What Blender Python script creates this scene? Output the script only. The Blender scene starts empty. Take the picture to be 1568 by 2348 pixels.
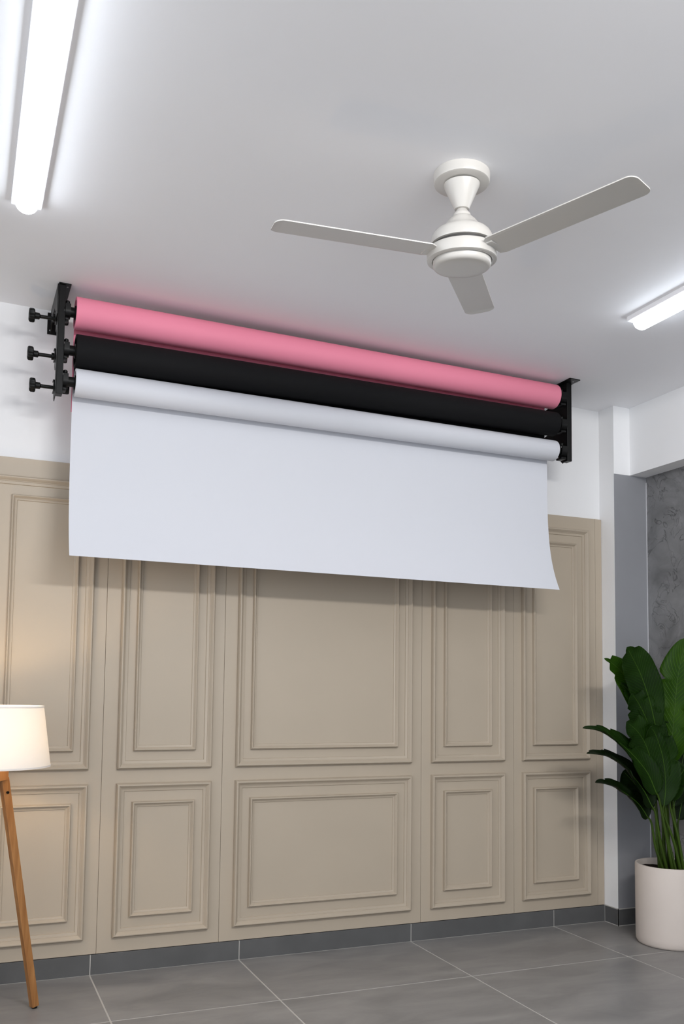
import bpy, bmesh, math, random
from mathutils import Vector, Matrix
random.seed(7)
S = bpy.context.scene
COL = S.collection
PI = math.pi

# ------------------------------------------------------------------ camera
W_PX, H_PX = 1568, 2348
F_PX, PPY = 2095.2, 1425.0
YAW, PITCH, ROLL = 0.39596, 0.07566, 0.01226
CAM = Vector((0.545, -4.0314, 1.204))
fw0 = Vector((math.sin(YAW), math.cos(YAW), 0)); rt0 = Vector((math.cos(YAW), -math.sin(YAW), 0)); up0 = Vector((0, 0, 1))
fw = fw0 * math.cos(PITCH) + up0 * math.sin(PITCH)
up1 = -fw0 * math.sin(PITCH) + up0 * math.cos(PITCH)
rt = rt0 * math.cos(ROLL) + up1 * math.sin(ROLL)
up = -rt0 * math.sin(ROLL) + up1 * math.cos(ROLL)
cd = bpy.data.cameras.new('camera'); cam = bpy.data.objects.new('camera', cd); COL.objects.link(cam)
cd.sensor_fit = 'HORIZONTAL'; cd.sensor_width = 36; cd.lens = F_PX * 36 / W_PX
cd.shift_y = (PPY - H_PX / 2) / W_PX
cd.clip_start = 0.05
M = Matrix((rt, up, -fw)).transposed().to_4x4(); M.translation = CAM
cam.matrix_world = M
S.camera = cam

# ------------------------------------------------------------------ world, lights, exposure
wd = bpy.data.worlds.new('world'); S.world = wd; wd.use_nodes = True
bg = wd.node_tree.nodes['Background']; bg.inputs[0].default_value = (0.89, 0.935, 1.0, 1); bg.inputs[1].default_value = 1.75

def area(name, loc, rot, sx, sy, power, color=(1, 1, 1)):
    l = bpy.data.lights.new(name, 'AREA'); l.shape = 'RECTANGLE'; l.size = sx; l.size_y = sy; l.energy = power; l.color = color
    o = bpy.data.objects.new(name, l); COL.objects.link(o); o.location = loc; o.rotation_euler = rot
    return o
# the studio's own ceiling light row behind the camera
area('studio_light', (2.0, -3.8, 2.70), (math.radians(55), 0, 0), 1.4, 0.14, 52, (1.0, 0.985, 0.97))
TUBE_COLOR = (0.86, 0.925, 1.0); TUBE_STRENGTH = 13.0
BULB_POWER = 6.0
S.view_settings.view_transform = 'Standard'; S.view_settings.look = 'None'
S.view_settings.gamma = 1.0; S.view_settings.use_curve_mapping = False
S.view_settings.exposure = -0.04

# ------------------------------------------------------------------ materials
def srgb(r, g, b):
    f = lambda c: (c / 255 / 12.92) if c / 255 <= .04045 else ((c / 255 + .055) / 1.055) ** 2.4
    return (f(r), f(g), f(b), 1)
def mat(name, color, rough=.6, spec=.5, metal=0., noise=0., nscale=8., bump=0., bscale=60., stretch=None, sheen=0., coat=0.):
    m = bpy.data.materials.new(name); m.use_nodes = True
    nt = m.node_tree; b = nt.nodes['Principled BSDF']
    b.inputs['Base Color'].default_value = color; b.inputs['Roughness'].default_value = rough
    b.inputs['Specular IOR Level'].default_value = spec; b.inputs['Metallic'].default_value = metal
    b.inputs['Coat Weight'].default_value = coat
    tc = nt.nodes.new('ShaderNodeTexCoord'); src = tc.outputs['Object']
    if stretch:
        mp = nt.nodes.new('ShaderNodeMapping'); mp.inputs['Scale'].default_value = stretch
        nt.links.new(src, mp.inputs[0]); src = mp.outputs[0]
    if noise:
        n = nt.nodes.new('ShaderNodeTexNoise'); n.inputs['Scale'].default_value = nscale; n.inputs['Detail'].default_value = 6
        nt.links.new(src, n.inputs['Vector'])
        r = nt.nodes.new('ShaderNodeValToRGB')
        r.color_ramp.elements[0].position = .3; r.color_ramp.elements[1].position = .7
        r.color_ramp.elements[0].color = tuple(c * (1 - noise) for c in color[:3]) + (1,)
        r.color_ramp.elements[1].color = tuple(min(1, c * (1 + noise)) for c in color[:3]) + (1,)
        nt.links.new(n.outputs['Fac'], r.inputs[0]); nt.links.new(r.outputs[0], b.inputs['Base Color'])
    if bump:
        n2 = nt.nodes.new('ShaderNodeTexNoise'); n2.inputs['Scale'].default_value = bscale; n2.inputs['Detail'].default_value = 4
        nt.links.new(src, n2.inputs['Vector'])
        bp = nt.nodes.new('ShaderNodeBump'); bp.inputs['Strength'].default_value = bump; bp.inputs['Distance'].default_value = .004
        nt.links.new(n2.outputs['Fac'], bp.inputs['Height']); nt.links.new(bp.outputs[0], b.inputs['Normal'])
    return m

CEIL_M = mat('ceiling_paint', (0.90, 0.90, 0.92, 1), .7, .3, noise=.01, nscale=2, bump=.04, bscale=90)
WHITE_M = mat('white_wall_paint', (0.83, 0.83, 0.835, 1), .65, .3, bump=.05, bscale=120)
TAN_M = mat('beige_panel_paint', (0.455, 0.385, 0.300, 1), .42, .4, noise=.02, nscale=3, bump=.02, bscale=200)
GREYP_M = mat('grey_pillar_paint', (0.275, 0.278, 0.295, 1), .6, .3, noise=.05, nscale=3)
SKIRT_M = mat('grey_skirting_tile', (0.102, 0.102, 0.102, 1), .5, .3, noise=.10, nscale=7)
GROUT_M = mat('light_grout', (0.50, 0.48, 0.45, 1), .8, .2)
PINK_M = mat('pink_paper', (0.80, 0.250, 0.350, 1), .62, .25, bump=.02, bscale=300)
BLACKP_M = mat('black_paper', (0.0075, 0.0075, 0.0082, 1), .75, .12, bump=.02, bscale=300)
WHITEP_M = mat('white_paper', (0.64, 0.65, 0.69, 1), .6, .25, bump=.015, bscale=300)
BLKMETAL_M = mat('black_metal', (0.004, 0.004, 0.004, 1), .38, .22, noise=.2, nscale=40)
BLKPLAS_M = mat('black_plastic', (0.004, 0.0045, 0.004, 1), .4, .22)
STEEL_M = mat('screw_steel', (0.35, 0.35, 0.35, 1), .35, .5, metal=.9)
FAN_M = mat('ivory_enamel', (0.60, 0.58, 0.545, 1), .30, .5, noise=.01, nscale=4)
FANGAP_M = mat('fan_shadow_gap', (0.05, 0.048, 0.045, 1), .6)
LAMPBASE_M = mat('white_lamp_housing', (0.78, 0.78, 0.80, 1), .5, .4)
POT_M = mat('cream_pot', (0.66, 0.585, 0.53, 1), .5, .4, noise=.03, nscale=5, bump=.03, bscale=80)
SOIL_M = mat('dark_soil', (0.018, 0.011, 0.008, 1), .95, .1, noise=.5, nscale=60, bump=1., bscale=70)

def floor_tile_mat():
    m = bpy.data.materials.new('grey_floor_tile'); m.use_nodes = True
    nt = m.node_tree; L = nt.links; b = nt.nodes['Principled BSDF']
    tc = nt.nodes.new('ShaderNodeTexCoord'); oi = nt.nodes.new('ShaderNodeObjectInfo')
    ad = nt.nodes.new('ShaderNodeVectorMath'); ad.operation = 'ADD'
    mu = nt.nodes.new('ShaderNodeVectorMath'); mu.operation = 'SCALE'; mu.inputs[3].default_value = 20
    cb = nt.nodes.new('ShaderNodeCombineXYZ'); L.new(oi.outputs['Random'], cb.inputs[0]); L.new(oi.outputs['Random'], cb.inputs[1])
    L.new(cb.outputs[0], mu.inputs[0]); L.new(tc.outputs['Object'], ad.inputs[0]); L.new(mu.outputs[0], ad.inputs[1])
    mp = nt.nodes.new('ShaderNodeMapping'); mp.inputs['Scale'].default_value = (1.0, 2.6, 1); mp.inputs['Rotation'].default_value = (0, 0, .2)
    L.new(ad.outputs[0], mp.inputs[0])
    n = nt.nodes.new('ShaderNodeTexNoise'); n.inputs['Scale'].default_value = 2.6; n.inputs['Detail'].default_value = 9; n.inputs['Roughness'].default_value = .62; n.inputs['Distortion'].default_value = .6
    L.new(mp.outputs[0], n.inputs['Vector'])
    r = nt.nodes.new('ShaderNodeValToRGB'); r.color_ramp.elements[0].position = .32; r.color_ramp.elements[1].position = .70
    r.color_ramp.elements[0].color = (0.195, 0.190, 0.186, 1); r.color_ramp.elements[1].color = (0.300, 0.289, 0.279, 1)
    L.new(n.outputs['Fac'], r.inputs[0]); L.new(r.outputs[0], b.inputs['Base Color'])
    r2 = nt.nodes.new('ShaderNodeMapRange'); r2.inputs[3].default_value = .30; r2.inputs[4].default_value = .42
    L.new(n.outputs['Fac'], r2.inputs[0]); L.new(r2.outputs[0], b.inputs['Roughness'])
    b.inputs['Specular IOR Level'].default_value = .45
    return m
BEAM_M = mat('side_lit_white_paint', (0.90, 0.90, 0.905, 1), .6, .3, bump=.04, bscale=120)  # white paint brightened to put side light on pillar and beam
FLOOR_M = floor_tile_mat()

def concrete_mat():
    m = bpy.data.materials.new('troweled_grey_plaster'); m.use_nodes = True
    nt = m.node_tree; L = nt.links; b = nt.nodes['Principled BSDF']
    tc = nt.nodes.new('ShaderNodeTexCoord')
    n = nt.nodes.new('ShaderNodeTexNoise'); n.inputs['Scale'].default_value = 5; n.inputs['Detail'].default_value = 10; n.inputs['Roughness'].default_value = .6; n.inputs['Distortion'].default_value = .8
    L.new(tc.outputs['Object'], n.inputs['Vector'])
    r = nt.nodes.new('ShaderNodeValToRGB'); r.color_ramp.elements[0].position = .3; r.color_ramp.elements[1].position = .7
    r.color_ramp.elements[0].color = (0.12, 0.12, 0.123, 1); r.color_ramp.elements[1].color = (0.27, 0.27, 0.275, 1)
    L.new(n.outputs['Fac'], r.inputs[0])
    # trowel marks: thin dark worm-like creases
    n2 = nt.nodes.new('ShaderNodeTexNoise'); n2.inputs['Scale'].default_value = 7; n2.inputs['Detail'].default_value = 5; n2.inputs['Distortion'].default_value = 1.6
    L.new(tc.outputs['Object'], n2.inputs['Vector'])
    s = nt.nodes.new('ShaderNodeMath'); s.operation = 'SUBTRACT'; s.inputs[1].default_value = .47; L.new(n2.outputs['Fac'], s.inputs[0])
    a = nt.nodes.new('ShaderNodeMath'); a.operation = 'ABSOLUTE'; L.new(s.outputs[0], a.inputs[0])
    r2 = nt.nodes.new('ShaderNodeValToRGB'); r2.color_ramp.elements[0].position = 0.0; r2.color_ramp.elements[1].position = .022
    r2.color_ramp.elements[0].color = (.45, .45, .45, 1); r2.color_ramp.elements[1].color = (1, 1, 1, 1)
    L.new(a.outputs[0], r2.inputs[0])
    mx = nt.nodes.new('ShaderNodeMix'); mx.data_type = 'RGBA'; mx.blend_type = 'MULTIPLY'; 
    n3 = nt.nodes.new('ShaderNodeTexNoise'); n3.inputs['Scale'].default_value = 11; L.new(tc.outputs['Object'], n3.inputs['Vector'])
    mk = nt.nodes.new('ShaderNodeMapRange'); mk.inputs[1].default_value = .46; mk.inputs[2].default_value = .60; L.new(n3.outputs['Fac'], mk.inputs[0]); L.new(mk.outputs[0], mx.inputs[0])
    L.new(r.outputs[0], mx.inputs[6]); L.new(r2.outputs[0], mx.inputs[7]); L.new(mx.outputs[2], b.inputs['Base Color'])
    bp = nt.nodes.new('ShaderNodeBump'); bp.inputs['Strength'].default_value = .5; bp.inputs['Distance'].default_value = .006
    L.new(r2.outputs[0], bp.inputs['Height']); L.new(bp.outputs[0], b.inputs['Normal'])
    b.inputs['Roughness'].default_value = .6
    return m
CONC_M = concrete_mat()

def wood_mat():
    m = bpy.data.materials.new('oak_wood'); m.use_nodes = True
    nt = m.node_tree; L = nt.links; b = nt.nodes['Principled BSDF']
    tc = nt.nodes.new('ShaderNodeTexCoord'); mp = nt.nodes.new('ShaderNodeMapping'); mp.inputs['Scale'].default_value = (30, 30, 2.2)
    L.new(tc.outputs['Object'], mp.inputs[0])
    n = nt.nodes.new('ShaderNodeTexNoise'); n.inputs['Scale'].default_value = 2.2; n.inputs['Detail'].default_value = 6; n.inputs['Distortion'].default_value = .5
    L.new(mp.outputs[0], n.inputs['Vector'])
    r = nt.nodes.new('ShaderNodeValToRGB'); r.color_ramp.elements[0].position = .35; r.color_ramp.elements[1].position = .68
    r.color_ramp.elements[0].color = (0.30, 0.125, 0.035, 1); r.color_ramp.elements[1].color = (0.47, 0.225, 0.075, 1)
    L.new(n.outputs['Fac'], r.inputs[0]); L.new(r.outputs[0], b.inputs['Base Color'])
    b.inputs['Roughness'].default_value = .45
    return m
WOOD_M = wood_mat()

def emit_mat(name, color, strength):
    m = bpy.data.materials.new(name); m.use_nodes = True
    b = m.node_tree.nodes['Principled BSDF']
    b.inputs['Base Color'].default_value = (.8, .8, .8, 1)
    b.inputs['Emission Color'].default_value = tuple(color) + (1,); b.inputs['Emission Strength'].default_value = strength
    return m
TUBE_M = emit_mat('lit_led_diffuser', TUBE_COLOR, TUBE_STRENGTH)
BULB_M = emit_mat('lit_bulb', (1.0, .78, .5), 12)

def shade_mat():
    m = bpy.data.materials.new('linen_shade'); m.use_nodes = True
    nt = m.node_tree; L = nt.links; nt.nodes.remove(nt.nodes['Principled BSDF'])
    out = nt.nodes['Material Output']
    d = nt.nodes.new('ShaderNodeBsdfDiffuse'); d.inputs[0].default_value = (.86, .85, .83, 1)
    t = nt.nodes.new('ShaderNodeBsdfTranslucent'); t.inputs[0].default_value = (.93, .91, .885, 1)
    tc = nt.nodes.new('ShaderNodeTexCoord'); w = nt.nodes.new('ShaderNodeTexNoise'); w.inputs['Scale'].default_value = 260
    L.new(tc.outputs['Object'], w.inputs['Vector'])
    bp = nt.nodes.new('ShaderNodeBump'); bp.inputs['Strength'].default_value = .15; bp.inputs['Distance'].default_value = .001
    L.new(w.outputs['Fac'], bp.inputs['Height']); L.new(bp.outputs[0], d.inputs['Normal'])
    mx = nt.nodes.new('ShaderNodeMixShader'); mx.inputs[0].default_value = .30
    L.new(d.outputs[0], mx.inputs[1]); L.new(t.outputs[0], mx.inputs[2]); L.new(mx.outputs[0], out.inputs[0])
    return m
SHADE_M = shade_mat()

def leaf_mat(name, c0, c1):
    m = bpy.data.materials.new(name); m.use_nodes = True
    nt = m.node_tree; L = nt.links; b = nt.nodes['Principled BSDF']
    uv = nt.nodes.new('ShaderNodeUVMap'); uv.uv_map = 'UVMap'
    sp = nt.nodes.new('ShaderNodeSeparateXYZ'); L.new(uv.outputs[0], sp.inputs[0])
    # side veins: |v| folded so the veins run forward on both halves
    ab = nt.nodes.new('ShaderNodeMath'); ab.operation = 'ABSOLUTE'; L.new(sp.outputs[1], ab.inputs[0])
    m1 = nt.nodes.new('ShaderNodeMath'); m1.operation = 'MULTIPLY'; m1.inputs[1].default_value = .22; L.new(ab.outputs[0], m1.inputs[0])
    s1 = nt.nodes.new('ShaderNodeMath'); s1.operation = 'SUBTRACT'; L.new(sp.outputs[0], s1.inputs[0]); L.new(m1.outputs[0], s1.inputs[1])
    m2 = nt.nodes.new('ShaderNodeMath'); m2.operation = 'MULTIPLY'; m2.inputs[1].default_value = 150; L.new(s1.outputs[0], m2.inputs[0])
    sn = nt.nodes.new('ShaderNodeMath'); sn.operation = 'SINE'; L.new(m2.outputs[0], sn.inputs[0])
    mr = nt.nodes.new('ShaderNodeMapRange'); mr.inputs[1].default_value = .5; mr.inputs[2].default_value = 1.0; L.new(sn.outputs[0], mr.inputs[0])
    n = nt.nodes.new('ShaderNodeTexNoise'); n.inputs['Scale'].default_value = 9; n.inputs['Detail'].default_value = 3
    L.new(nt.nodes.new('ShaderNodeTexCoord').outputs['Object'], n.inputs['Vector'])
    r = nt.nodes.new('ShaderNodeValToRGB'); r.color_ramp.elements[0].position = .3; r.color_ramp.elements[1].position = .75
    r.color_ramp.elements[0].color = c0; r.color_ramp.elements[1].color = c1
    L.new(n.outputs['Fac'], r.inputs[0])
    mx = nt.nodes.new('ShaderNodeMix'); mx.data_type = 'RGBA'
    ml = nt.nodes.new('ShaderNodeMath'); ml.operation = 'MULTIPLY'; ml.inputs[1].default_value = .35; L.new(mr.outputs[0], ml.inputs[0])
    L.new(ml.outputs[0], mx.inputs[0]); L.new(r.outputs[0], mx.inputs[6])
    mx.inputs[7].default_value = tuple(min(1, c * 1.9) for c in c1[:3]) + (1,)
    L.new(mx.outputs[2], b.inputs['Base Color'])
    bp = nt.nodes.new('ShaderNodeBump'); bp.inputs['Strength'].default_value = .35; bp.inputs['Distance'].default_value = .002
    L.new(mr.outputs[0], bp.inputs['Height']); L.new(bp.outputs[0], b.inputs['Normal'])
    b.inputs['Roughness'].default_value = .5; b.inputs['Specular IOR Level'].default_value = .16
    return m
LEAF_M = leaf_mat('leaf_green', (0.0035, 0.0145, 0.0005, 1), (0.0085, 0.030, 0.0006, 1))
LEAFL_M = leaf_mat('lighter_leaf_green', (0.012, 0.042, 0.0005, 1), (0.026, 0.070, 0.0005, 1))  # lighter green tone than the other leaves
LEAFD_M = leaf_mat('shaded_leaf_green', (0.0022, 0.007, 0.0006, 1), (0.004, 0.013, 0.0008, 1))  # darker green puts the plant's inner shade into the leaf colour
STEM_M = mat('stem_green', (0.030, 0.060, 0.004, 1), .5, .25, noise=.35, nscale=14, stretch=(1, 1, .2))
RIB_M = mat('midrib_green', (0.035, 0.085, 0.006, 1), .5, .25, noise=.2, nscale=10)

# ------------------------------------------------------------------ mesh helpers
class MB:
    def __init__(s): s.v = []; s.f = []; s.mi = []; s.m = 0
    def add(s, vs, fs):
        o = len(s.v); s.v += [tuple(p) for p in vs]
        s.f += [tuple(i + o for i in f) for f in fs]; s.mi += [s.m] * len(fs)
    def box(s, a, b, mtx=None):
        x0, y0, z0 = a; x1, y1, z1 = b
        vs = [Vector(p) for p in [(x0,y0,z0),(x1,y0,z0),(x1,y1,z0),(x0,y1,z0),(x0,y0,z1),(x1,y0,z1),(x1,y1,z1),(x0,y1,z1)]]
        if mtx: vs = [mtx @ p for p in vs]
        s.add(vs, [(0,3,2,1),(4,5,6,7),(0,1,5,4),(1,2,6,5),(2,3,7,6),(3,0,4,7)])
    def cbox(s, a, b, c=.003, mtx=None):
        """box with all edges chamfered"""
        bm = bmesh.new(); bmesh.ops.create_cube(bm, size=1)
        a, b = Vector(a), Vector(b)
        for v in bm.verts: v.co = Vector(((a[i] + b[i]) / 2 + v.co[i] * (b[i] - a[i]) for i in range(3)))
        bmesh.ops.bevel(bm, geom=list(bm.edges), offset=c, segments=2, profile=.5, affect='EDGES')
        bm.verts.index_update()
        vs = [(mtx @ v.co) if mtx else v.co.copy() for v in bm.verts]
        s.add(vs, [[v.index for v in f.verts] for f in bm.faces]); bm.free()
    def hexa(s, p):   # eight corners: bottom ring 0-3, top ring 4-7
        s.add(p, [(0,3,2,1),(4,5,6,7),(0,1,5,4),(1,2,6,5),(2,3,7,6),(3,0,4,7)])
    def lathe(s, prof, n=48, mtx=None, cap=True):
        """prof: list of (r, z), turned about z"""
        vs = []; fs = []
        for r, z in prof:
            for k in range(n):
                a = 2 * PI * k / n; p = Vector((r * math.cos(a), r * math.sin(a), z)); vs.append(mtx @ p if mtx else p)
        for i in range(len(prof) - 1):
            for k in range(n):
                k2 = (k + 1) % n; fs.append((i*n+k, i*n+k2, (i+1)*n+k2, (i+1)*n+k))
        if cap:
            fs.append(tuple(range(n - 1, -1, -1))); fs.append(tuple((len(prof)-1)*n + k for k in range(n)))
        s.add(vs, fs)
    def tube(s, pts, rads, n=8, cap=True):
        pts = [Vector(p) for p in pts]; vs = []; fs = []
        t0 = (pts[1] - pts[0]).normalized(); ref = Vector((0, 0, 1)) if abs(t0.z) < .9 else Vector((1, 0, 0))
        u = t0.cross(ref).normalized()
        for i, p in enumerate(pts):
            t = (pts[min(i+1, len(pts)-1)] - pts[max(i-1, 0)]).normalized()
            u = (u - t * u.dot(t)).normalized(); w = t.cross(u)
            r = rads[i] if hasattr(rads, '__len__') else rads
            for k in range(n):
                a = 2 * PI * k / n; vs.append(p + u * (r * math.cos(a)) + w * (r * math.sin(a)))
        for i in range(len(pts) - 1):
            for k in range(n):
                k2 = (k+1) % n; fs.append((i*n+k, i*n+k2, (i+1)*n+k2, (i+1)*n+k))
        if cap: fs.append(tuple(range(n-1, -1, -1))); fs.append(tuple((len(pts)-1)*n+k for k in range(n)))
        s.add(vs, fs)
    def extrude(s, poly, axis_fn, t0, t1):
        """poly of 2D points; axis_fn(u, v, t) -> xyz"""
        n = len(poly)
        vs = [axis_fn(u, v, t0) for u, v in poly] + [axis_fn(u, v, t1) for u, v in poly]
        fs = [tuple(range(n-1, -1, -1)), tuple(range(n, 2*n))] + [(i, (i+1) % n, (i+1) % n + n, i + n) for i in range(n)]
        s.add(vs, fs)
    def build(s, name, mats, parent=None, smooth=False, fix=True, angle=35):
        me = bpy.data.meshes.new(name); me.from_pydata(s.v, [], s.f)
        for m in (mats if isinstance(mats, (list, tuple)) else [mats]): me.materials.append(m)
        for p, i in zip(me.polygons, s.mi): p.material_index = i
        if fix:
            bm = bmesh.new(); bm.from_mesh(me); bmesh.ops.recalc_face_normals(bm, faces=bm.faces); bm.to_mesh(me); bm.free()
        if smooth:
            me.polygons.foreach_set('use_smooth', [True] * len(me.polygons))
            me.set_sharp_from_angle(angle=math.radians(angle))
        o = bpy.data.objects.new(name, me); COL.objects.link(o)
        if parent:
            o.parent = parent
            # meshes are written in world coordinates: undo the parent's transform
            o.matrix_parent_inverse = WORLD[parent.name].inverted() if parent.name in WORLD else Matrix.Identity(4)
        WORLD[o.name] = Matrix.Identity(4)
        return o
WORLD = {}
def thing(name, loc, label, cat, group=None):
    o = bpy.data.objects.new(name, None); COL.objects.link(o); o.location = loc; o.empty_display_size = .1
    WORLD[o.name] = Matrix.Translation(loc)
    o['label'] = label; o['category'] = cat
    if group: o['group'] = group
    return o
def structure(o): o['kind'] = 'structure'; return o

# ------------------------------------------------------------------ the room
CS = -0.02193
def cz(x): return 2.80 + CS * (x - 2.25)
XL, XC, XB, XR = -1.3, 3.766, 3.875, 3.985        # left wall, pillar face, beam face, right wall
YW, YP, YR = 0.015, -0.108, -6.2                   # white wall plane, pillar front, open rear of the studio
ZBEAM = 2.392
ZB = 0.0843                                        # skirting height

def slab(name, x0, x1, y0, y1, z0, mats):          # upright wall block whose top follows the ceiling
    b = MB(); b.hexa([(x0,y0,z0),(x1,y0,z0),(x1,y1,z0),(x0,y1,z0),(x0,y0,cz(x0)),(x1,y0,cz(x1)),(x1,y1,cz(x1)),(x0,y1,cz(x0))])
    return structure(b.build(name, mats))
b = MB(); x0, x1, y0, y1 = XL - .12, XR + .14, YR, YW + .14
b.hexa([(x0,y0,cz(x0)),(x1,y0,cz(x1)),(x1,y1,cz(x1)),(x0,y1,cz(x0)),(x0,y0,cz(x0)+.1),(x1,y0,cz(x1)+.1),(x1,y1,cz(x1)+.1),(x0,y1,cz(x0)+.1)])
structure(b.build('ceiling', CEIL_M))
wall_back = slab('wall_back', XL, XR + .12, YW, YW + .12, 0, WHITE_M)
slab('wall_left', XL - .12, XL, -1.5, YW + .12, 0, WHITE_M)   # cut short: unseen opening added to let side light onto the pillar
slab('wall_right', XR, XR + .12, YR, YP, 0, CONC_M)
# pillar: white side, front painted grey up to the beam
b = MB()
for z0, z1a, z1b, mi in ((0, ZBEAM, ZBEAM, 1), (ZBEAM, cz(XC), cz(XR), 0)):
    vs = [(XC,YP,z0),(XR+.12,YP,z0),(XR+.12,YW,z0),(XC,YW,z0),(XC,YP,z1a),(XR+.12,YP,z1b),(XR+.12,YW,z1b),(XC,YW,z1a)]
    b.m = mi; b.add(vs, [(0,1,5,4)])
    b.m = 0; b.add(vs, [(3,0,4,7),(1,2,6,5),(2,3,7,6)])
b.build('pillar', [BEAM_M, GREYP_M], fix=False)['kind'] = 'structure'
b = MB(); b.hexa([(XB,YR,ZBEAM),(XR,YR,ZBEAM),(XR,YP,ZBEAM),(XB,YP,ZBEAM),(XB,YR,cz(XB)),(XR,YR,cz(XR)),(XR,YP,cz(XR)),(XB,YP,cz(XB))])
b.m = 1
structure(b.build('ceiling_beam', BEAM_M))
b = MB(); b.box((XR-.004, YP-.004, .09), (XR, YP, ZBEAM-.03)); structure(b.build('trim_1', mat('corner_bead', (.55,.55,.57,1), .5)))

# floor: light grout bed with tiles
b = MB(); b.box((XL-.12, YR, -.06), (XR+.12, YW+.12, -.0007)); floor = structure(b.build('floor', GROUT_M))
GX = [XL, -.42, .30, 1.1035, 1.7515, 2.6114, 3.4402, XR + .1]
GY = [0.012, -.570, -1.37, -2.17, -2.97, -3.77, -4.57, -5.37, YR]
G = .0026
for j in range(len(GY) - 1):
    for i in range(len(GX) - 1):
        xa, xb, ya, yb = GX[i]+G, GX[i+1]-G, GY[j+1]+G, GY[j]-G
        if j == 0 and i == 0: pass
        cxm, cym = (xa+xb)/2, (ya+yb)/2
        b = MB(); c = .0012
        hx, hy = (xb-xa)/2, (yb-ya)/2
        lo = [(-hx,-hy,-.008),(hx,-hy,-.008),(hx,hy,-.008),(-hx,hy,-.008)]
        md = [(-hx,-hy,-c),(hx,-hy,-c),(hx,hy,-c),(-hx,hy,-c)]
        tp = [(-hx+c,-hy+c,0),(hx-c,-hy+c,0),(hx-c,hy-c,0),(-hx+c,hy-c,0)]
        b.add(lo+md+tp, [(0,1,5,4),(1,2,6,5),(2,3,7,6),(3,0,4,7),(4,5,9,8),(5,6,10,9),(6,7,11,10),(7,4,8,11),(8,9,10,11)])
        t = b.build('tile', FLOOR_M); t.location = (cxm, cym, 0); t.parent = floor
# skirting along the panelled wall, and round the pillar
def skirting(name, pieces, back):
    b = MB()
    for a, c in back: b.box(a, c)
    base = structure(b.build(name, GROUT_M))
    for a, c in pieces:
        q = MB(); q.cbox(a, c, .001); q.build('skirting_tile', SKIRT_M, base)
g = .0022
pcs = [((GX[i]+g, -.002, .0022), (min(GX[i+1], XC)-g, .0145, ZB)) for i in range(7) if GX[i] < XC]
skirting('baseboard_back', pcs, [((XL, .0005, 0), (XC, .0148, ZB-.001))])
skirting('baseboard_right', [((XC-.0040, YP+.0002, .0035), (XC-.0003, -.0060, ZB)), ((XC+.0002, YP-.0040, .0035), (XR-.002, YP-.0003, ZB)),
                             ((XR-.005, -1.2, .0022), (XR-.0003, YP-.008, ZB)), ((XR-.005, -2.17, .0022), (XR-.0003, -1.2-2*g, ZB)), ((XR-.005, -4.5, .0022), (XR-.0003, -2.17-2*g, ZB))],
         [((XC-.0034, YP-.0034, 0), (XC, -.0028, ZB+.0040)), ((XC-.0034, YP-.0034, 0), (XR, YP, ZB+.0040)), ((XR-.002, -4.5, 0), (XR, YP, ZB))])

# panelled wainscot: boards with two pairs of nested moulding frames each
def frame_mesh(x0, x1, z0, z1, k):
    P = [(0,0),(.0003,.013),(.003,.0205),(.0065,.0240),(.010,.0245),(.0135,.0215),(.0185,.0145),(.0215,.0118),(.0230,.0116),(.0238,.0080),(.0295,.0066),(.0345,.0048),(.0365,0)]
    b = MB(); vs = []; fs = []
    for u, h in P:
        u *= k; h *= (k * .62 + .38)
        vs += [(x0+u, -h, z0+u), (x1-u, -h, z0+u), (x1-u, -h, z1-u), (x0+u, -h, z1-u)]
    for i in range(len(P) - 1):
        for c in range(4):
            d = (c+1) % 4; fs.append((i*4+c, i*4+d, i*4+4+d, i*4+4+c))
    b.add(vs, fs); return b
CT = -0.0033
def ztop(x): return 2.1628 + CT * (x - 2.25)
boards = [(XL, -.60, -1.22, -.68, -1.14, -.76), (-.60, .585, -.52, .50, -.45, .43),
          (.585, 1.126, .630, 1.070, .7205, 1.004), (1.126, 1.655, 1.188, 1.604, 1.2566, 1.5307),
          (1.655, 2.662, 1.7147, 2.6046, 1.7851, 2.5295), (2.662, 3.198, 2.7146, 3.1372, 2.7855, 3.0611),
          (3.198, 3.722, 3.2451, 3.6683, 3.3134, 3.5915), (3.722, 3.7655, 0, 0, 0, 0)]
for x0, x1, a0, a1, i0, i1 in boards:
    b = MB(); xa, xb = x0 + .0006, x1 - .0006; zb = ZB + .0025; c = .0008
    b.add([(xa,.0148,zb),(xb,.0148,zb),(xb,.0148,ztop(xb)),(xa,.0148,ztop(xa)),(xa,c,zb),(xb,c,zb),(xb,c,ztop(xb)),(xa,c,ztop(xa)),
           (xa+c,0,zb+c),(xb-c,0,zb+c),(xb-c,0,ztop(xb)-c),(xa+c,0,ztop(xa)-c)],
          [(0,1,2,3),(0,1,5,4),(1,2,6,5),(2,3,7,6),(3,0,4,7),(4,5,9,8),(5,6,10,9),(6,7,11,10),(7,4,8,11),(8,9,10,11)])
    p = b.build('panel', TAN_M, wall_back)
    if a1 > a0:
        for r in ((a0, a1, .1492, .7954, 1.0), (i0, i1, .2300, .7160, .66), (a0, a1, .8557, 2.088, 1.0), (i0, i1, .9333, 2.010, .66)):
            frame_mesh(*r).build('moulding_frame', TAN_M, p, smooth=True, angle=28)

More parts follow.
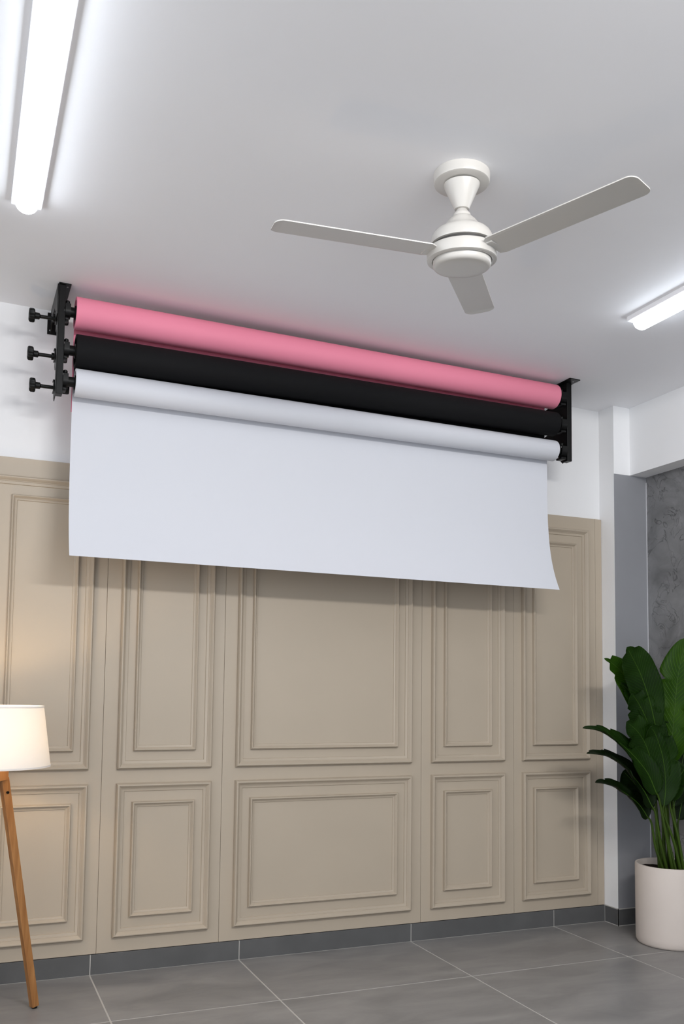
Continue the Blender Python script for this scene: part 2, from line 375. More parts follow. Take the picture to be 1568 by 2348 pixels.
# ------------------------------------------------------------------ LED battens on the ceiling
def batten(x, ytip, length, label, lean):
    t = thing('led_batten', (x, ytip - length/2, cz(x)), label, 'ceiling light', 'led battens on the ceiling')
    R = Matrix.Translation((x, 0, cz(x))) @ Matrix.Rotation(-CS, 4, 'Y')
    y0, y1 = ytip - length, ytip
    b = MB(); b.cbox((-.050, y0-.006, -.020), (.050, y1+.006, 0), .002, R); b.build('housing', LAMPBASE_M, t)
    # half-round diffuser with domed ends
    b = MB(); n = 14; r = .0375; prof = []
    for i in range(n + 1):
        a = PI * i / n; prof.append((-r*math.cos(a), -.0215 - .037*math.sin(a)))
    ys = [(y1, .15), (y1-.003, .45), (y1-.010, .78), (y1-.022, .97), (y1-.03, 1), (y0+.03, 1), (y0+.010, .78), (y0, .15)]
    vs = []; fs = []; m = n + 1
    for y, k in ys:
        vs += [R @ Vector((u*k, y, -.0202 + (v + .0202)*k)) for u, v in prof]
    for j in range(len(ys)-1):
        for i in range(n): fs.append((j*m+i, j*m+i+1, (j+1)*m+i+1, (j+1)*m+i))
        fs.append((j*m+n, j*m, (j+1)*m, (j+1)*m+n))
    fs.append(tuple(range(m))); fs.append(tuple((len(ys)-1)*m+i for i in range(m)))
    b.add(vs, fs); b.build('diffuser', TUBE_M, t, smooth=True)
    for y, s in ((y1-.013, 1), (y0+.013, -1)):
        b = MB(); b.cbox((-.020, y-.006, -.027), (.020, y+.006, -.0201), .002, R); b.build('end_clip', LAMPBASE_M, t)
batten(.692, -.885, 1.35, 'lit white led batten on the ceiling at the left, pointing at the left bracket', 0)
batten(3.118, -1.055, 1.25, 'lit white led batten on the ceiling at the right, beyond the fan blade', 0)

# ------------------------------------------------------------------ ceiling fan
FX, FY = 1.924, -1.653
t = thing('ceiling_fan', (FX, FY, cz(FX)), 'ivory white three-bladed ceiling fan with round canopy and domed motor', 'ceiling fan')
Z0 = cz(FX)
flat = Matrix.Translation((FX, FY, 0))
b = MB(); b.lathe([(.0868, Z0+.0015), (.0873, 2.803), (.0868, 2.784), (.085, 2.7785), (.081, 2.7765), (.05, 2.7765)], 64, flat); b.build('canopy', FAN_M, t, smooth=True)
tilt = Matrix.Translation((FX, FY, 2.8)) @ Matrix.Rotation(-.04, 4, 'Y') @ Matrix.Rotation(.06, 4, 'X') @ Matrix.Translation((0, 0, -2.8))
b = MB(); b.lathe([(.0560, 2.7765), (.0550, 2.770), (.0240, 2.702), (.0225, 2.699), (.0165, 2.699)], 48, tilt); b.build('cone_cover', FAN_M, t, smooth=True)
b = MB(); b.lathe([(.0138, 2.71), (.0138, 2.675)], 24, tilt); b.build('down_rod', FAN_M, t, smooth=True)
b = MB(); b.lathe([(.0140, 2.700), (.0165, 2.697), (.0215, 2.689), (.0262, 2.684), (.0275, 2.679), (.0280, 2.6755), (.0310, 2.674), (.0420, 2.664), (.0520, 2.651), (.0590, 2.643),
                   (.0700, 2.6355), (.0795, 2.6305), (.0870, 2.6235), (.0930, 2.613), (.0958, 2.602), (.0962, 2.592), (.0955, 2.589), (.088, 2.5880)], 64, tilt)
b.build('motor_dome', FAN_M, t, smooth=True, angle=28)
b = MB(); b.lathe([(.0880, 2.589), (.0880, 2.566)], 48, tilt); b.build('shadow_ring', FANGAP_M, t, smooth=True)
b = MB(); b.lathe([(.0960, 2.5755), (.1045, 2.5740), (.1078, 2.5700), (.1086, 2.560), (.1086, 2.545), (.1075, 2.5385), (.1035, 2.5360), (.0930, 2.5360), (.0930, 2.542)], 64, tilt)
b.build('motor_ring', FAN_M, t, smooth=True)
b = MB(); b.lathe([(.0905, 2.545), (.0905, 2.527), (.0890, 2.5215), (.0850, 2.5172), (.0780, 2.5150), (.05, 2.5143), (.01, 2.5140)], 64, tilt); b.build('bottom_cap', FAN_M, t, smooth=True)
TH, R0, R1, OFF, HC, HS, RISE = math.radians(291.9), .116, .598, .0133, .0540, .0054, .047
for i in range(3):
    a = TH - i * 2*PI/3; e = Vector((math.cos(a), math.sin(a), 0)); s = Vector((-math.sin(a), math.cos(a), 0))
    w = (s * -HC + Vector((0, 0, HS))).normalized(); hw = math.hypot(HC, HS)
    nrm = e.cross(w).normalized()
    # outline: root narrower at the hub, rounded tip
    out = []
    rc = .030
    root = R0 - .008
    L_ = R1
    out += [(root-.004, -hw*.80), (root+.012, -hw*1.0)]
    for k in range(7):
        q = PI/2 * k/6; out.append((L_-rc + rc*math.sin(q), -hw + rc - rc*math.cos(q)))
    for k in range(7):
        q = PI/2 * k/6; out.append((L_-rc*.9+.006 + rc*.9*math.cos(q)-.006, hw - rc*.9 + rc*.9*math.sin(q)))
    out += [(root+.012, hw*1.0), (root-.004, hw*.80)]
    th = .0032; b = MB()
    def P(u, v, d, e=e, s=s, w=w, nrm=nrm):
        return tilt @ (Vector((0, 0, 2.5576)) + e*u + s*OFF + w*v + Vector((0,0,RISE*(u-R0))) + nrm*(d + .004*(1-(v/hw)**2)))
    # grid across so that the blade is slightly cambered
    n = len(out)
    vs = [P(u, v, th/2) for u, v in out] + [P(u, v, -th/2) for u, v in out]
    fs = [tuple(range(n)), tuple(range(2*n-1, n-1, -1))] + [(k, (k+1) % n, (k+1) % n + n, k + n) for k in range(n)]
    b.add(vs, fs); bl = b.build('blade', FAN_M, t)
    b = MB(); b.cbox((.085, -.022, 2.5545), (R0+.012, .022, 2.5600), .002, tilt @ Matrix.Rotation(a, 4, 'Z')); b.build('blade_holder', FAN_M, bl)

# ------------------------------------------------------------------ paper rolls and their brackets
RY = -.27
def sheet_profile(roll_r, z_axis, zbot, curl, lean):
    """(y, z) from the back of the roll down, curling forward at the foot"""
    pts = [(RY + roll_r*math.sin(a)+.0, z_axis + roll_r*math.cos(a)) for a in [PI*.30, PI*.36, PI*.42, PI*.48]]
    pts = [(y + .0012, z) for y, z in pts]
    yb = RY + roll_r + .0012
    n = 26; zt = z_axis
    for k in range(1, n + 1):
        u = k / n; pts.append((yb + lean*min(1, u*2.2) - curl * u**4.2, zt + (zbot - zt) * u))
    return pts
def roll(kind, m, x0, x1, z0, z1, r0, r1, zbot, curl, label, sheet_in):
    t = thing('backdrop_roll', ((x0+x1)/2, RY, (z0+z1)/2), label, 'backdrop roll', 'rolls of backdrop paper on the brackets')
    d = Vector((x1-x0, 0, z1-z0)); Lr = d.length
    ang = math.atan2(d.x, d.z)
    A = Matrix.Translation((x0, RY, z0)) @ Matrix.Rotation(ang, 4, 'Y')
    # paper wound on a core: open rim with a wall thickness at each end
    b = MB(); ri0, ri1 = r0*.80, r1*.80
    b.lathe([(ri0, .03), (ri0, 0.0), (r0-.0015, 0.0), (r0, .002), ((r0+r1)/2, Lr/2), (r1, Lr-.003), (r1-.0015, Lr), (ri1, Lr), (ri1, Lr-.03)], 72, A, cap=True)
    b.build('paper_roll', m, t, smooth=True)
    # loose end hanging from the back
    xa, xb = x0 + sheet_in[0], x1 - sheet_in[1]; th = .0011
    lean = {'pink': .013, 'black': .003, 'white': 0}[kind]
    p0 = sheet_profile(r0, z0, zbot, curl, lean); p1 = sheet_profile(r1, z1, zbot - .011, curl, lean + (r0-r1 if kind != 'white' else 0))
    b = MB(); n = len(p0); m_ = 13; vs = []; fs = []
    for side in (0, 1):
        for i in range(n):
            for j in range(m_):
                q = j/(m_-1); y = p0[i][0]*(1-q) + p1[i][0]*q; z = p0[i][1]*(1-q) + p1[i][1]*q
                vs.append((xa*(1-q) + xb*q, y - side*th, z))
    N = n*m_
    for i in range(n-1):
        for j in range(m_-1):
            a = i*m_+j; fs.append((a, a+1, a+m_+1, a+m_)); fs.append((N+a, N+a+m_, N+a+m_+1, N+a+1))
    for i in range(n-1):
        a = i*m_; fs.append((a, a+m_, N+a+m_, N+a)); a = i*m_+m_-1; fs.append((a, N+a, N+a+m_, a+m_))
    for j in range(m_-1):
        a = j; fs.append((a, N+a, N+a+1, a+1)); a = (n-1)*m_+j; fs.append((a, a+1, N+a+1, N+a))
    b.add(vs, fs); b.build('hanging_sheet', m, t, smooth=True)
    # plastic end plugs with a spindle that lies in the bracket cup
    for end in (0, 1):
        s = -1 if end == 0 else 1; z = 0 if end == 0 else Lr; ri = ri0 if end == 0 else ri1
        b = MB()
        b.lathe([(ri*.97, z - s*.028), (ri*.97, z - s*.008), (.029, z - s*.006), (.029, z + s*.002), (.0205, z + s*.003), (.0205, z + s*.034), (.0225, z + s*.036), (.0225, z + s*.046)], 32, A)
        b.build('end_plug', BLKPLAS_M, t, smooth=True)
ROLLS = [('pink', PINK_M, .9235, 3.266, 2.7245, 2.697, .0645, .0612, 2.335, .0, 'pink backdrop paper roll, topmost of the three, against the ceiling', (.004, .014)),
         ('black', BLACKP_M, .929, 3.266, 2.5655, 2.5565, .0680, .0600, 2.40, .0, 'black backdrop paper roll between the pink and the white roll', (.004, .014)),
         ('white', WHITEP_M, .931, 3.262, 2.4360, 2.4195, .0562, .0515, 1.7235, .100, 'white backdrop paper roll, lowest, its sheet hanging over the beige panels', (-.002, .006))]
for r in ROLLS: roll(*r)

def bracket(side, xc, zbot, knobs, axes, label):
    """side -1: left end, cups open to the rolls on the right; +1: right end"""
    t = thing('roll_bracket', (xc, -.15, cz(xc)), label, 'bracket', 'black brackets holding the backdrop rolls')
    zc = cz(xc)
    R = Matrix.Translation((xc, 0, zc)) @ Matrix.Rotation(-CS, 4, 'Y')
    lip = (.030 if side < 0 else .040)
    x_in, x_out = (-.013, .035) if side < 0 else (-.040, .024)
    b = MB(); b.cbox((x_in, -.300 if side < 0 else -.352, -.0045), (x_out, YW-.001, 0), .0012, R); b.build('ceiling_plate', BLKMETAL_M, t)
    zw = zc - .005
    b = MB(); b.cbox((xc-.030, YW-.005, zc-.105), (xc+.010, YW-.0002, zw-.0045), .0012); b.build('wall_plate', BLKMETAL_M, t)
    # pressed side web: deep against wall and ceiling, running into the post
    xs0, xs1 = xc-.0175, xc-.0125
    poly = [(YW-.006, zc-.0050), (-.294, zc-.0050), (-.294, zc-.05), (-.286, axes[0]-.02), (-.250, axes[0]-.03), (-.190, zc-.066), (-.10, zc-.058), (-.035, zc-.072), (YW-.006, zc-.100)]
    b = MB(); b.extrude(poly, lambda u, v, q: (q, u, v), xs0, xs1); b.build('side_web', BLKMETAL_M, t)
    # channel post: web plus two flanges
    b = MB(); y0, y1 = -.291, -.249
    b.cbox((xc-.0125, y0, zbot), (xc-.0095, y1, zc-.0050), .0008)
    b.cbox((xc-.0095, y0, zbot), (xc+.0150, y0+.003, zc-.0050), .0008)
    b.cbox((xc-.0095, y1-.003, zbot), (xc+.0150, y1, zc-.0050), .0008)
    b.cbox((xc-.0095, y0+.003, zbot), (xc+.0150, y1-.003, zbot+.003), .0008)
    b.build('post', BLKMETAL_M, t)
    s = 1 if side < 0 else -1
    for q, z in enumerate(axes):
        dz = (.100, .095, .046)[q] if side > 0 else .062
        ear = [(-.250, z+.020), (-.205, z+.018), (-.165 + (.105 if side > 0 else 0), z-.010), (-.160 + (.115 if side > 0 else 0), z-dz+.020), (-.185, z-dz), (-.250, z-dz+.012)]
        if side > 0 and q == 2: ear = [(-.250, z+.030), (-.215, z+.024), (-.205, z-.010), (-.205, z-.028), (-.222, z-.044), (-.250, z-.040)]
        b = MB(); b.extrude(ear, lambda u, v, qq: (qq, u, v), xc-s*.0095, xc-s*.0065)
        b.build('ear', BLKMETAL_M, t)
        # open-topped cup carrying the spindle, with a curved lip
        b = MB(); cup = []
        for k in range(13):
            a = PI + PI * k/12; cup.append((RY + .030*math.cos(a), z + .030*math.sin(a)))
        inner = [(RY + .0245*math.cos(PI + PI*k/12), z + .0245*math.sin(PI + PI*k/12)) for k in range(13)]
        outer = [(RY-.030, z+.024)] + cup + [(RY+.030, z+.034)]
        inn = [(RY-.0245, z+.024)] + inner + [(RY+.0245, z+.034)]
        poly = outer + inn[::-1]
        xa, xb = xc + s*.0155, xc + s*(.036 if side < 0 else .050)
        b.extrude(poly, lambda u, v, q: (q, u, v), min(xa, xb), max(xa, xb))
        b.cbox((min(xa, xb)-.0002, RY-.024, z-.042), (max(xa, xb)-.006, RY+.024, z-.0305), .003)
        b.build('cup', BLKMETAL_M, t, smooth=True, angle=30)
        # clip bolt closing the cup
        b = MB(); b.lathe([(.008, 0), (.009, .002), (.009, .010), (.006, .013)], 12, Matrix.Translation((xc + s*.026, RY+.006, z+.0345))); b.build('clip_bolt', BLKPLAS_M, t, smooth=True)
    if knobs:
        for q, z in enumerate(axes):
            ky, kz = -.205, z - .012
            X = Matrix.Translation((xc + (0, 0, .012)[q], ky, kz)) @ Matrix.Rotation(-PI/2, 4, 'Y')       # local +z points to -x
            b = MB(); N = 48; prof = [(.0, .118), (.8, .119), (.93, .117), (1.0, .113), (1.0, .101), (.94, .0965), (.8, .095), (.5, .094)]
            vs = []; fs = []
            for q, z_ in prof[1:]:
                for k in range(N):
                    a = 2*PI*k/N; rr = .0265 + .0032*math.cos(6*a); rr = .012 + (rr - .012)*max(0, (q-.5)/.5) if q > .5 else .012
                    vs.append(X @ Vector((rr*math.cos(a), rr*math.sin(a), z_)))
            m_ = len(prof) - 1
            for i in range(m_ - 1):
                for k in range(N): k2 = (k+1) % N; fs.append((i*N+k, i*N+k2, (i+1)*N+k2, (i+1)*N+k))
            fs.append(tuple(range(N))); fs.append(tuple((m_-1)*N+k for k in range(N)))
            b.add(vs, fs); kn = b.build('star_knob', BLKPLAS_M, t, smooth=True)
            b = MB(); b.lathe([(.0135, .094), (.0135, .078), (.0095, .076), (.0075, .074), (.0075, .026), (.014, .025), (.014, .016), (.0175, .015), (.0175, -.012)], 24, X); b.build('knob_shaft', BLKPLAS_M, kn, smooth=True)
            b = MB(); b.cbox((xc-.016, ky-.012, kz-.028), (xc-.002, -.249, kz+.018), .003); b.build('lock_arm', BLKMETAL_M, t)
            b = MB(); b.lathe([(.0205, -.012), (.0205, -.030), (.0185, -.036)], 24, X); b.build('lock_drum', BLKPLAS_M, t, smooth=True)
    for (u, v) in ((.0, -.275), (.022, -.275), (.010, -.235)):
        b = MB(); b.lathe([(.0040, -.0046), (.0040, -.0062), (.0022, -.0066)], 12, R @ Matrix.Translation((u, v if side < 0 else v - .05, 0))); b.build('screw', STEEL_M, t, smooth=True)
    b = MB(); b.lathe([(.0040, 0), (.0040, .0017), (.0022, .0022)], 12, Matrix.Translation((xc-.018, YW-.005, zc-.088)) @ Matrix.Rotation(PI/2, 4, 'X')); b.build('screw', STEEL_M, t, smooth=True)
bracket(-1, .868, 2.376, True, [2.7245, 2.5655, 2.4360], 'black metal bracket with three star knobs at the left roll ends')
bracket(1, 3.340, 2.372, False, [2.697, 2.5565, 2.4195], 'black metal bracket without knobs at the right roll ends')

# ------------------------------------------------------------------ floor lamp
LX, LY = .668, -.42
t = thing('floor_lamp', (LX, LY, 0), 'lit wooden tripod floor lamp with a cream drum shade, cut by the left edge', 'lamp')
b = MB(); n = 64
zb_, zt_, rb, rtp, th = .914, 1.131, .2085, .1780, .0016
b.lathe([(rb-th, zb_), (rb, zb_), (rtp, zt_), (rtp-th, zt_), (rb-th, zb_)], n, Matrix.Translation((LX, LY, 0)), cap=False)
shade = b.build('shade', SHADE_M, t, smooth=True)
for z, r in ((zb_, rb), (zt_, rtp)):
    b = MB(); b.lathe([(r-.002, z-.003), (r+.0012, z-.003), (r+.0012, z+.003), (r-.002, z+.003), (r-.002, z-.003)], n, Matrix.Translation((LX, LY, 0)), cap=False); b.build('rim', SHADE_M, shade)
b = MB()
for k in range(3):
    a = k*2*PI/3; b.tube([(LX, LY, 1.06), (LX + rtp*.98*math.cos(a), LY + rtp*.98*math.sin(a), zt_-.004)], .002, 6)
b.tube([(LX, LY, .905), (LX, LY, 1.062)], .006, 8); b.build('spider', STEEL_M, shade)
b = MB(); b.lathe([(.010, .925), (.016, .935), (.030, .965), (.032, .985), (.026, 1.005), (.010, 1.015)], 24, Matrix.Translation((LX, LY, 0))); b.build('bulb', BULB_M, t, smooth=True)
b = MB(); b.lathe([(.046, .858), (.062, .862), (.062, .908), (.058, .912), (.02, .912)], 6, Matrix.Translation((LX, LY, 0)) @ Matrix.Rotation(math.radians(57), 4, 'Z')); b.build('wooden_head', WOOD_M, t)
for k in range(3):
    a = math.radians(26 + 120*k); d = Vector((math.cos(a), math.sin(a), 0)); s = Vector((-d.y, d.x, 0))
    top = Vector((LX, LY, .868)) + d*.052; bot = Vector((LX, LY, .007)) + d*.212
    ax = (bot - top).normalized(); nn = ax.cross(s).normalized()
    hw_, ht_ = .0135, .0150
    bm_ = MB(); q = []
    for p, kx in ((bot, .92), (top, 1.0)):
        q += [p - s*hw_*kx - nn*ht_*kx, p + s*hw_*kx - nn*ht_*kx, p + s*hw_*kx + nn*ht_*kx, p - s*hw_*kx + nn*ht_*kx]
    bm_.hexa(q)
    bmt = bmesh.new(); vv = [bmt.verts.new(p) for p in bm_.v]
    for f in bm_.f: bmt.faces.new([vv[i] for i in f])
    bmesh.ops.bevel(bmt, geom=list(bmt.edges), offset=.002, segments=2, profile=.5, affect='EDGES'); bmt.verts.index_update()
    bb = MB(); bb.add([v.co for v in bmt.verts], [[v.index for v in f.verts] for f in bmt.faces]); bmt.free()
    leg = bb.build('leg', WOOD_M, t)
    b = MB(); b.lathe([(.010, 0), (.011, .002), (.011, .009)], 16, Matrix.Translation(bot + Vector((0, 0, -.007)))); b.build('foot_pad', BLKPLAS_M, leg, smooth=True)
    b = MB(); b.lathe([(.005, -.018), (.005, .018)], 12, Matrix.Translation(top + ax*.055) @ s.to_track_quat('Z', 'Y').to_matrix().to_4x4()); b.build('bolt', BLKMETAL_M, leg, smooth=True)
pl = bpy.data.lights.new('floor_lamp_glow', 'POINT'); pl.energy = BULB_POWER; pl.color = (1.0, .72, .42); pl.shadow_soft_size = .035
po = bpy.data.objects.new('floor_lamp_glow', pl); COL.objects.link(po); po.location = (LX, LY, 1.035)

# ------------------------------------------------------------------ potted plant
PX, PY = 3.800, -.455
t = thing('potted_plant', (PX, PY, 0), 'tall broad-leaved green plant in a round cream pot, by the grey pillar', 'plant')
b = MB(); b.lathe([(.150, 0), (.158, .004), (.164, .015), (.166, .04), (.166, .374), (.1645, .379), (.155, .379), (.1535, .374), (.1535, .20)], 72, Matrix.Translation((PX, PY, 0)), cap=True)
pot = b.build('pot', POT_M, t, smooth=True)
b = MB(); n = 40; vs = [(PX, PY, .352)]; fs = []
for j, r in enumerate((.05, .10, .153)):
    for k in range(n):
        a = 2*PI*k/n; vs.append((PX + r*math.cos(a), PY + r*math.sin(a), .349 + random.uniform(-.004, .004)))
for k in range(n):
    k2 = (k+1) % n; fs.append((0, 1+k, 1+k2))
    for j in range(2): fs.append((1+j*n+k, 1+(j+1)*n+k, 1+(j+1)*n+k2, 1+j*n+k2))
b.add(vs, fs); b.build('soil', SOIL_M, t, smooth=True)

def catmull(P, n):
    P = [Vector(p) for p in P]; Q = [P[0]*2 - P[1]] + P + [P[-1]*2 - P[-2]]; out = []
    segs = len(P) - 1
    for k in range(n + 1):
        x = k/n*segs; i = min(int(x), segs-1); u = x - i
        a, b_, c, d = Q[i], Q[i+1], Q[i+2], Q[i+3]
        out.append(.5*((2*b_) + (c-a)*u + (2*a-5*b_+4*c-d)*u*u + (3*b_-a-3*c+d)*u**3))
    return out
LEAVES = [   # foot, midrib points, half width, normals at base and tip, material, fold, tears, seed, blunt
 ((3.8200, -0.4850, 0.3450), [(3.7933, -0.4700, 0.8466), (3.7961, -0.4850, 0.9966), (3.8048, -0.5000, 1.1680), (3.8159, -0.5150, 1.3181), (3.8550, -0.5300, 1.4866)], 0.1009, (-0.7720, -0.6914, 0.2000), (-0.8880, -0.5412, 0.3450), LEAFL_M, 0.10, 2, 3, 1),
 ((3.7900, -0.4750, 0.3450), [(3.7286, -0.4600, 0.9959), (3.6740, -0.4700, 1.1666), (3.6137, -0.4800, 1.2935), (3.5585, -0.4900, 1.3726), (3.5114, -0.5000, 1.4301)], 0.0850, (-0.4960, -0.8072, 0.1500), (-0.4040, -0.8458, 0.3500), LEAF_M, 0.10, [[(0.93, 0.5, 0.3), (0.8, 0.12, 0.1)], [(0.9, 0.35, 0.3)]], 4, 1),
 ((3.7800, -0.4250, 0.3450), [(3.7330, -0.4000, 1.0144), (3.6593, -0.4000, 1.1870), (3.5799, -0.4000, 1.2937), (3.5087, -0.4000, 1.3524), (3.4562, -0.4000, 1.3768)], 0.0646, (-0.5880, -0.7686, 0.2500), (-0.3360, -0.7728, 0.4450), LEAFL_M, 0.12, [[(0.8, 0.75, 0.5), (0.62, 0.25, 0.15)], [(0.84, 0.7, 0.5), (0.55, 0.2, 0.1)]], 5, 0),
 ((3.7700, -0.4550, 0.3450), [(3.7488, -0.4300, 0.9298), (3.6987, -0.4275, 1.0587), (3.6376, -0.4250, 1.1657), (3.5815, -0.4225, 1.2251), (3.5388, -0.4200, 1.2587)], 0.0559, (-0.4960, -0.8072, 0.2500), (-0.3600, -0.6612, 0.5400), LEAF_M, 0.15, [[(0.8, 0.5, 0.4), (0.58, 0.3, 0.12)], [(0.86, 0.5, 0.4)]], 6, 0),
 ((3.8000, -0.4550, 0.3450), [(3.7653, -0.4400, 0.8233), (3.7199, -0.4450, 0.9738), (3.6633, -0.4500, 1.0916), (3.6119, -0.4550, 1.1660), (3.5709, -0.4600, 1.2081)], 0.0814, (-0.4960, -0.8072, 0.1500), (-0.4960, -0.8072, 0.3500), LEAF_M, 0.10, [[(0.7, 0.3, 0.12)], [(0.9, 0.65, 0.4), (0.74, 0.4, 0.12), (0.55, 0.25, 0.1)]], 7, 1),
 ((3.7900, -0.5050, 0.3450), [(3.7164, -0.4800, 0.7017), (3.6775, -0.4900, 0.8296), (3.6228, -0.5000, 0.9527), (3.5625, -0.5100, 1.0247), (3.4870, -0.5200, 1.0731)], 0.0927, (-0.4040, -0.8458, 0.1500), (-0.4960, -0.8072, 0.3500), LEAF_M, 0.10, [[(0.78, 0.35, 0.15), (0.6, 0.25, 0.1)], [(0.88, 0.6, 0.4), (0.72, 0.3, 0.12)]], 8, 1),
 ((3.7700, -0.5050, 0.3450), [(3.6828, -0.5000, 0.7217), (3.6260, -0.5000, 0.8275), (3.5380, -0.5000, 0.9164), (3.4303, -0.5000, 0.9921), (3.3290, -0.5000, 1.0338), (3.2490, -0.5000, 1.0424)], 0.0746, (-0.3580, -0.8651, 0.3000), (0.0240, -0.1116, 1.0050), LEAF_M, 0.25, 6, 9, 0),
 ((3.7550, -0.4850, 0.3450), [(3.6639, -0.4900, 0.6587), (3.6105, -0.4860, 0.7475), (3.5259, -0.4820, 0.8365), (3.4393, -0.4780, 0.8958), (3.3584, -0.4740, 0.9195), (3.2934, -0.4700, 0.9222)], 0.0749, (-0.2920, -0.5882, 0.6350), (0.0240, -0.1116, 1.0050), LEAFD_M, 0.25, 5, 10, 0),
 ((3.7400, -0.4750, 0.3450), [(3.6540, -0.4700, 0.6066), (3.6037, -0.4680, 0.6708), (3.5325, -0.4660, 0.7229), (3.4568, -0.4640, 0.7622), (3.3996, -0.4620, 0.7800), (3.3503, -0.4600, 0.7832)], 0.0625, (-0.2800, -0.6440, 0.5375), (0.0240, -0.1116, 1.0050), LEAFD_M, 0.25, 4, 11, 0),
 ((3.7600, -0.4250, 0.3450), [(3.7430, -0.4000, 0.6363), (3.7048, -0.3950, 0.6926), (3.6505, -0.3900, 0.7577), (3.6070, -0.3850, 0.8009), (3.5795, -0.3800, 0.8267)], 0.0646, (-0.4960, -0.8072, 0.0500), (-0.4960, -0.8072, 0.2500), LEAFD_M, 0.10, 2, 12, 1),
 ((3.8300, -0.5150, 0.3450), [(3.7737, -0.5000, 0.6915), (3.7839, -0.5200, 0.7668), (3.7990, -0.5400, 0.8207), (3.8249, -0.5600, 0.8784)], 0.0466, (-0.9560, -0.6142, 0.2500), (-0.8200, -0.4682, 0.5400), LEAF_M, 0.15, 2, 13, 0),
 ((3.8600, -0.4650, 0.3450), [(3.8524, -0.4600, 0.5885), (3.8642, -0.4667, 0.6612), (3.8870, -0.4733, 0.7272), (3.9185, -0.4800, 0.8019)], 0.0518, (-0.8640, -0.6528, 0.1500), (-0.8640, -0.6528, 0.2500), LEAFD_M, 0.10, 2, 14, 0),
 ((3.8100, -0.4250, 0.3450), [(3.8116, -0.4300, 0.7571), (3.8248, -0.4333, 0.8859), (3.8519, -0.4367, 1.0153), (3.8934, -0.4400, 1.1458)], 0.1046, (-0.7720, -0.6914, 0.0500), (-0.7720, -0.6914, 0.2500), LEAFD_M, 0.08, 3, 15, 1),
 ((3.8400, -0.4550, 0.3450), [(3.8050, -0.4800, 0.6564), (3.8315, -0.4867, 0.7834), (3.8669, -0.4933, 0.9323), (3.9139, -0.5000, 1.0824)], 0.0948, (-0.8640, -0.6528, 0.0500), (-0.8640, -0.6528, 0.1500), LEAFD_M, 0.08, 3, 16, 1),
 ((3.8000, -0.4050, 0.3450), [(3.8021, -0.4200, 0.6493), (3.7912, -0.4225, 0.7784), (3.7693, -0.4250, 0.9077), (3.7498, -0.4275, 1.0155), (3.7354, -0.4300, 1.1017)], 0.0952, (-0.5880, -0.7686, 0.0500), (-0.5880, -0.7686, 0.2500), LEAFD_M, 0.08, 3, 17, 1),
 ((3.8100, -0.5150, 0.3450), [(3.7246, -0.5000, 0.6618), (3.7305, -0.5075, 0.7670), (3.7099, -0.5150, 0.8938), (3.6649, -0.5225, 0.9996), (3.6247, -0.5300, 1.0524)], 0.0761, (-0.5880, -0.7686, 0.1500), (-0.5880, -0.7686, 0.3500), LEAF_M, 0.10, 3, 18, 1),
]
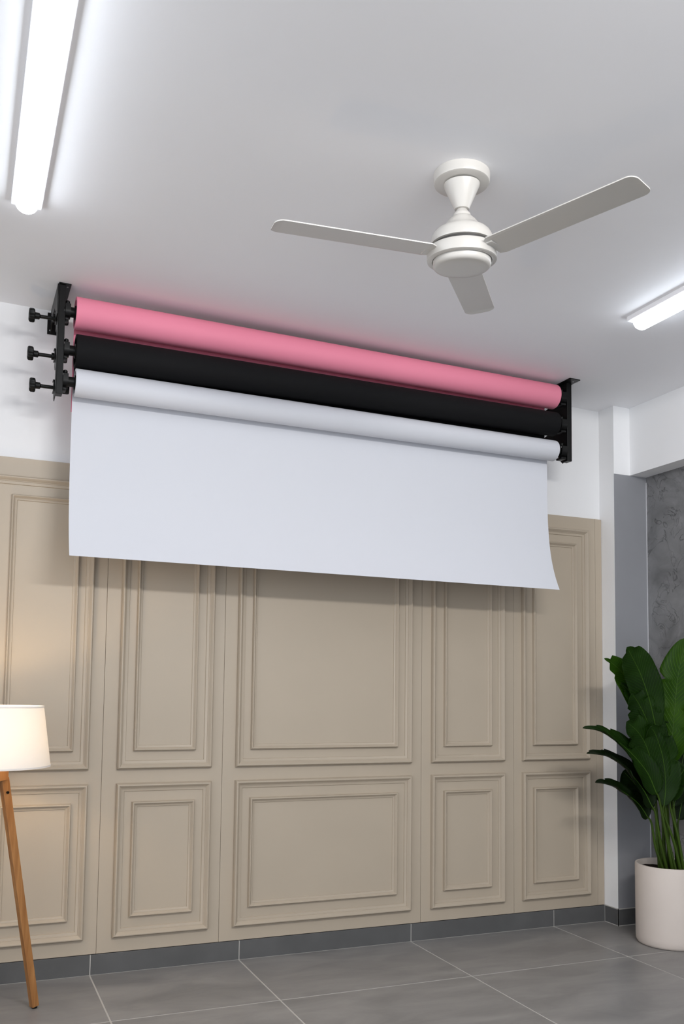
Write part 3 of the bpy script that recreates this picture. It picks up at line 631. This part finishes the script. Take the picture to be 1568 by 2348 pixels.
#LEAFDATA
def leaf(foot, mid, hw, n0, n1, m, fold, tear, seed, blunt):
    rnd = random.Random(seed)
    pts = catmull(mid, 44); N = len(pts)
    cross = (-1, -.8, -.55, -.28, 0, .28, .55, .8, 1); K = len(cross)
    vs = []; uv = []
    notch = [dict(), dict()]
    for sd in (0, 1):
        for c, dp, wd_ in (tear[sd] if isinstance(tear, (list, tuple)) else ()): notch[sd][c] = (dp, wd_)
        for _ in range(0 if isinstance(tear, (list, tuple)) else tear):
            c = rnd.uniform(.30, .93); dpt = rnd.uniform(.22, .55); wd_ = rnd.uniform(.05, .12); notch[sd][c] = (dpt, wd_)
    for i, p in enumerate(pts):
        u = i/(N-1); T = (pts[min(i+1, N-1)] - pts[max(i-1, 0)]).normalized()
        nn = (Vector(n0)*(1-u) + Vector(n1)*u); nn = (nn - T*nn.dot(T)).normalized(); w = T.cross(nn).normalized()
        base = math.sin(PI * min(1, u*1.0)**.72) ** .62 if not blunt else (math.sin(PI/2*min(1, u/.42))**.75 if u < .42 else max(0, 1-((u-.42)/.58)**3.2)**.6)
        wid = hw*max(.02, base)
        for v in cross:
            sd = 0 if v < 0 else 1; k = 1.
            for c, (dp, wd_) in notch[sd].items():
                # a tear: sudden drop on the tip side, slow recovery towards the base
                if 0 <= u - c < wd_: k = min(k, 1 - dp*(1-(u-c)/wd_))
            av = abs(v)
            lift = wid*fold*av - wid*.10*math.sin(av*PI)
            wave = .035*wid*math.sin(u*23 + (0 if v < 0 else 1.3) + seed)*av
            vs.append(p + w*(wid*k*v) + nn*(lift + wave) - T*(wid*.18*av*0)); uv.append((u, v))
    fs = []
    for i in range(N-1):
        for j in range(K-1): a = i*K+j; fs.append((a, a+1, a+K+1, a+K))
    me = bpy.data.meshes.new('leaf'); me.from_pydata([tuple(v) for v in vs], [], fs); me.materials.append(m)
    ul = me.uv_layers.new(name='UVMap')
    for lp in me.loops: ul.data[lp.index].uv = uv[lp.vertex_index]
    me.polygons.foreach_set('use_smooth', [True]*len(me.polygons))
    o = bpy.data.objects.new('leaf', me); COL.objects.link(o); o.parent = t; o.matrix_parent_inverse = WORLD[t.name].inverted(); WORLD[o.name] = Matrix.Identity(4)
    sm = o.modifiers.new('thickness', 'SOLIDIFY'); sm.thickness = .0009; sm.offset = 0
    # midrib ridge
    mb = MB(); mb.tube([p for p in pts[:-3]], [.0028*(1-.75*i/N) for i in range(N-3)], 6); mb.build('midrib', RIB_M, o, smooth=True)
    # petiole down into the soil
    f = Vector(foot); p0 = pts[0]; T = (pts[1]-pts[0]).normalized()
    pp = catmull([f, f*.52 + p0*.48 + (p0-f).cross(Vector((.7,.7,0))).normalized()*.004*(seed%3-1), p0 - T*.03, p0 + T*.01], 16)
    mb = MB(); mb.tube(pp, [.0080*(1-.55*i/16) for i in range(17)], 8); mb.build('petiole', STEM_M, o, smooth=True)
for a in LEAVES: leaf(*a)
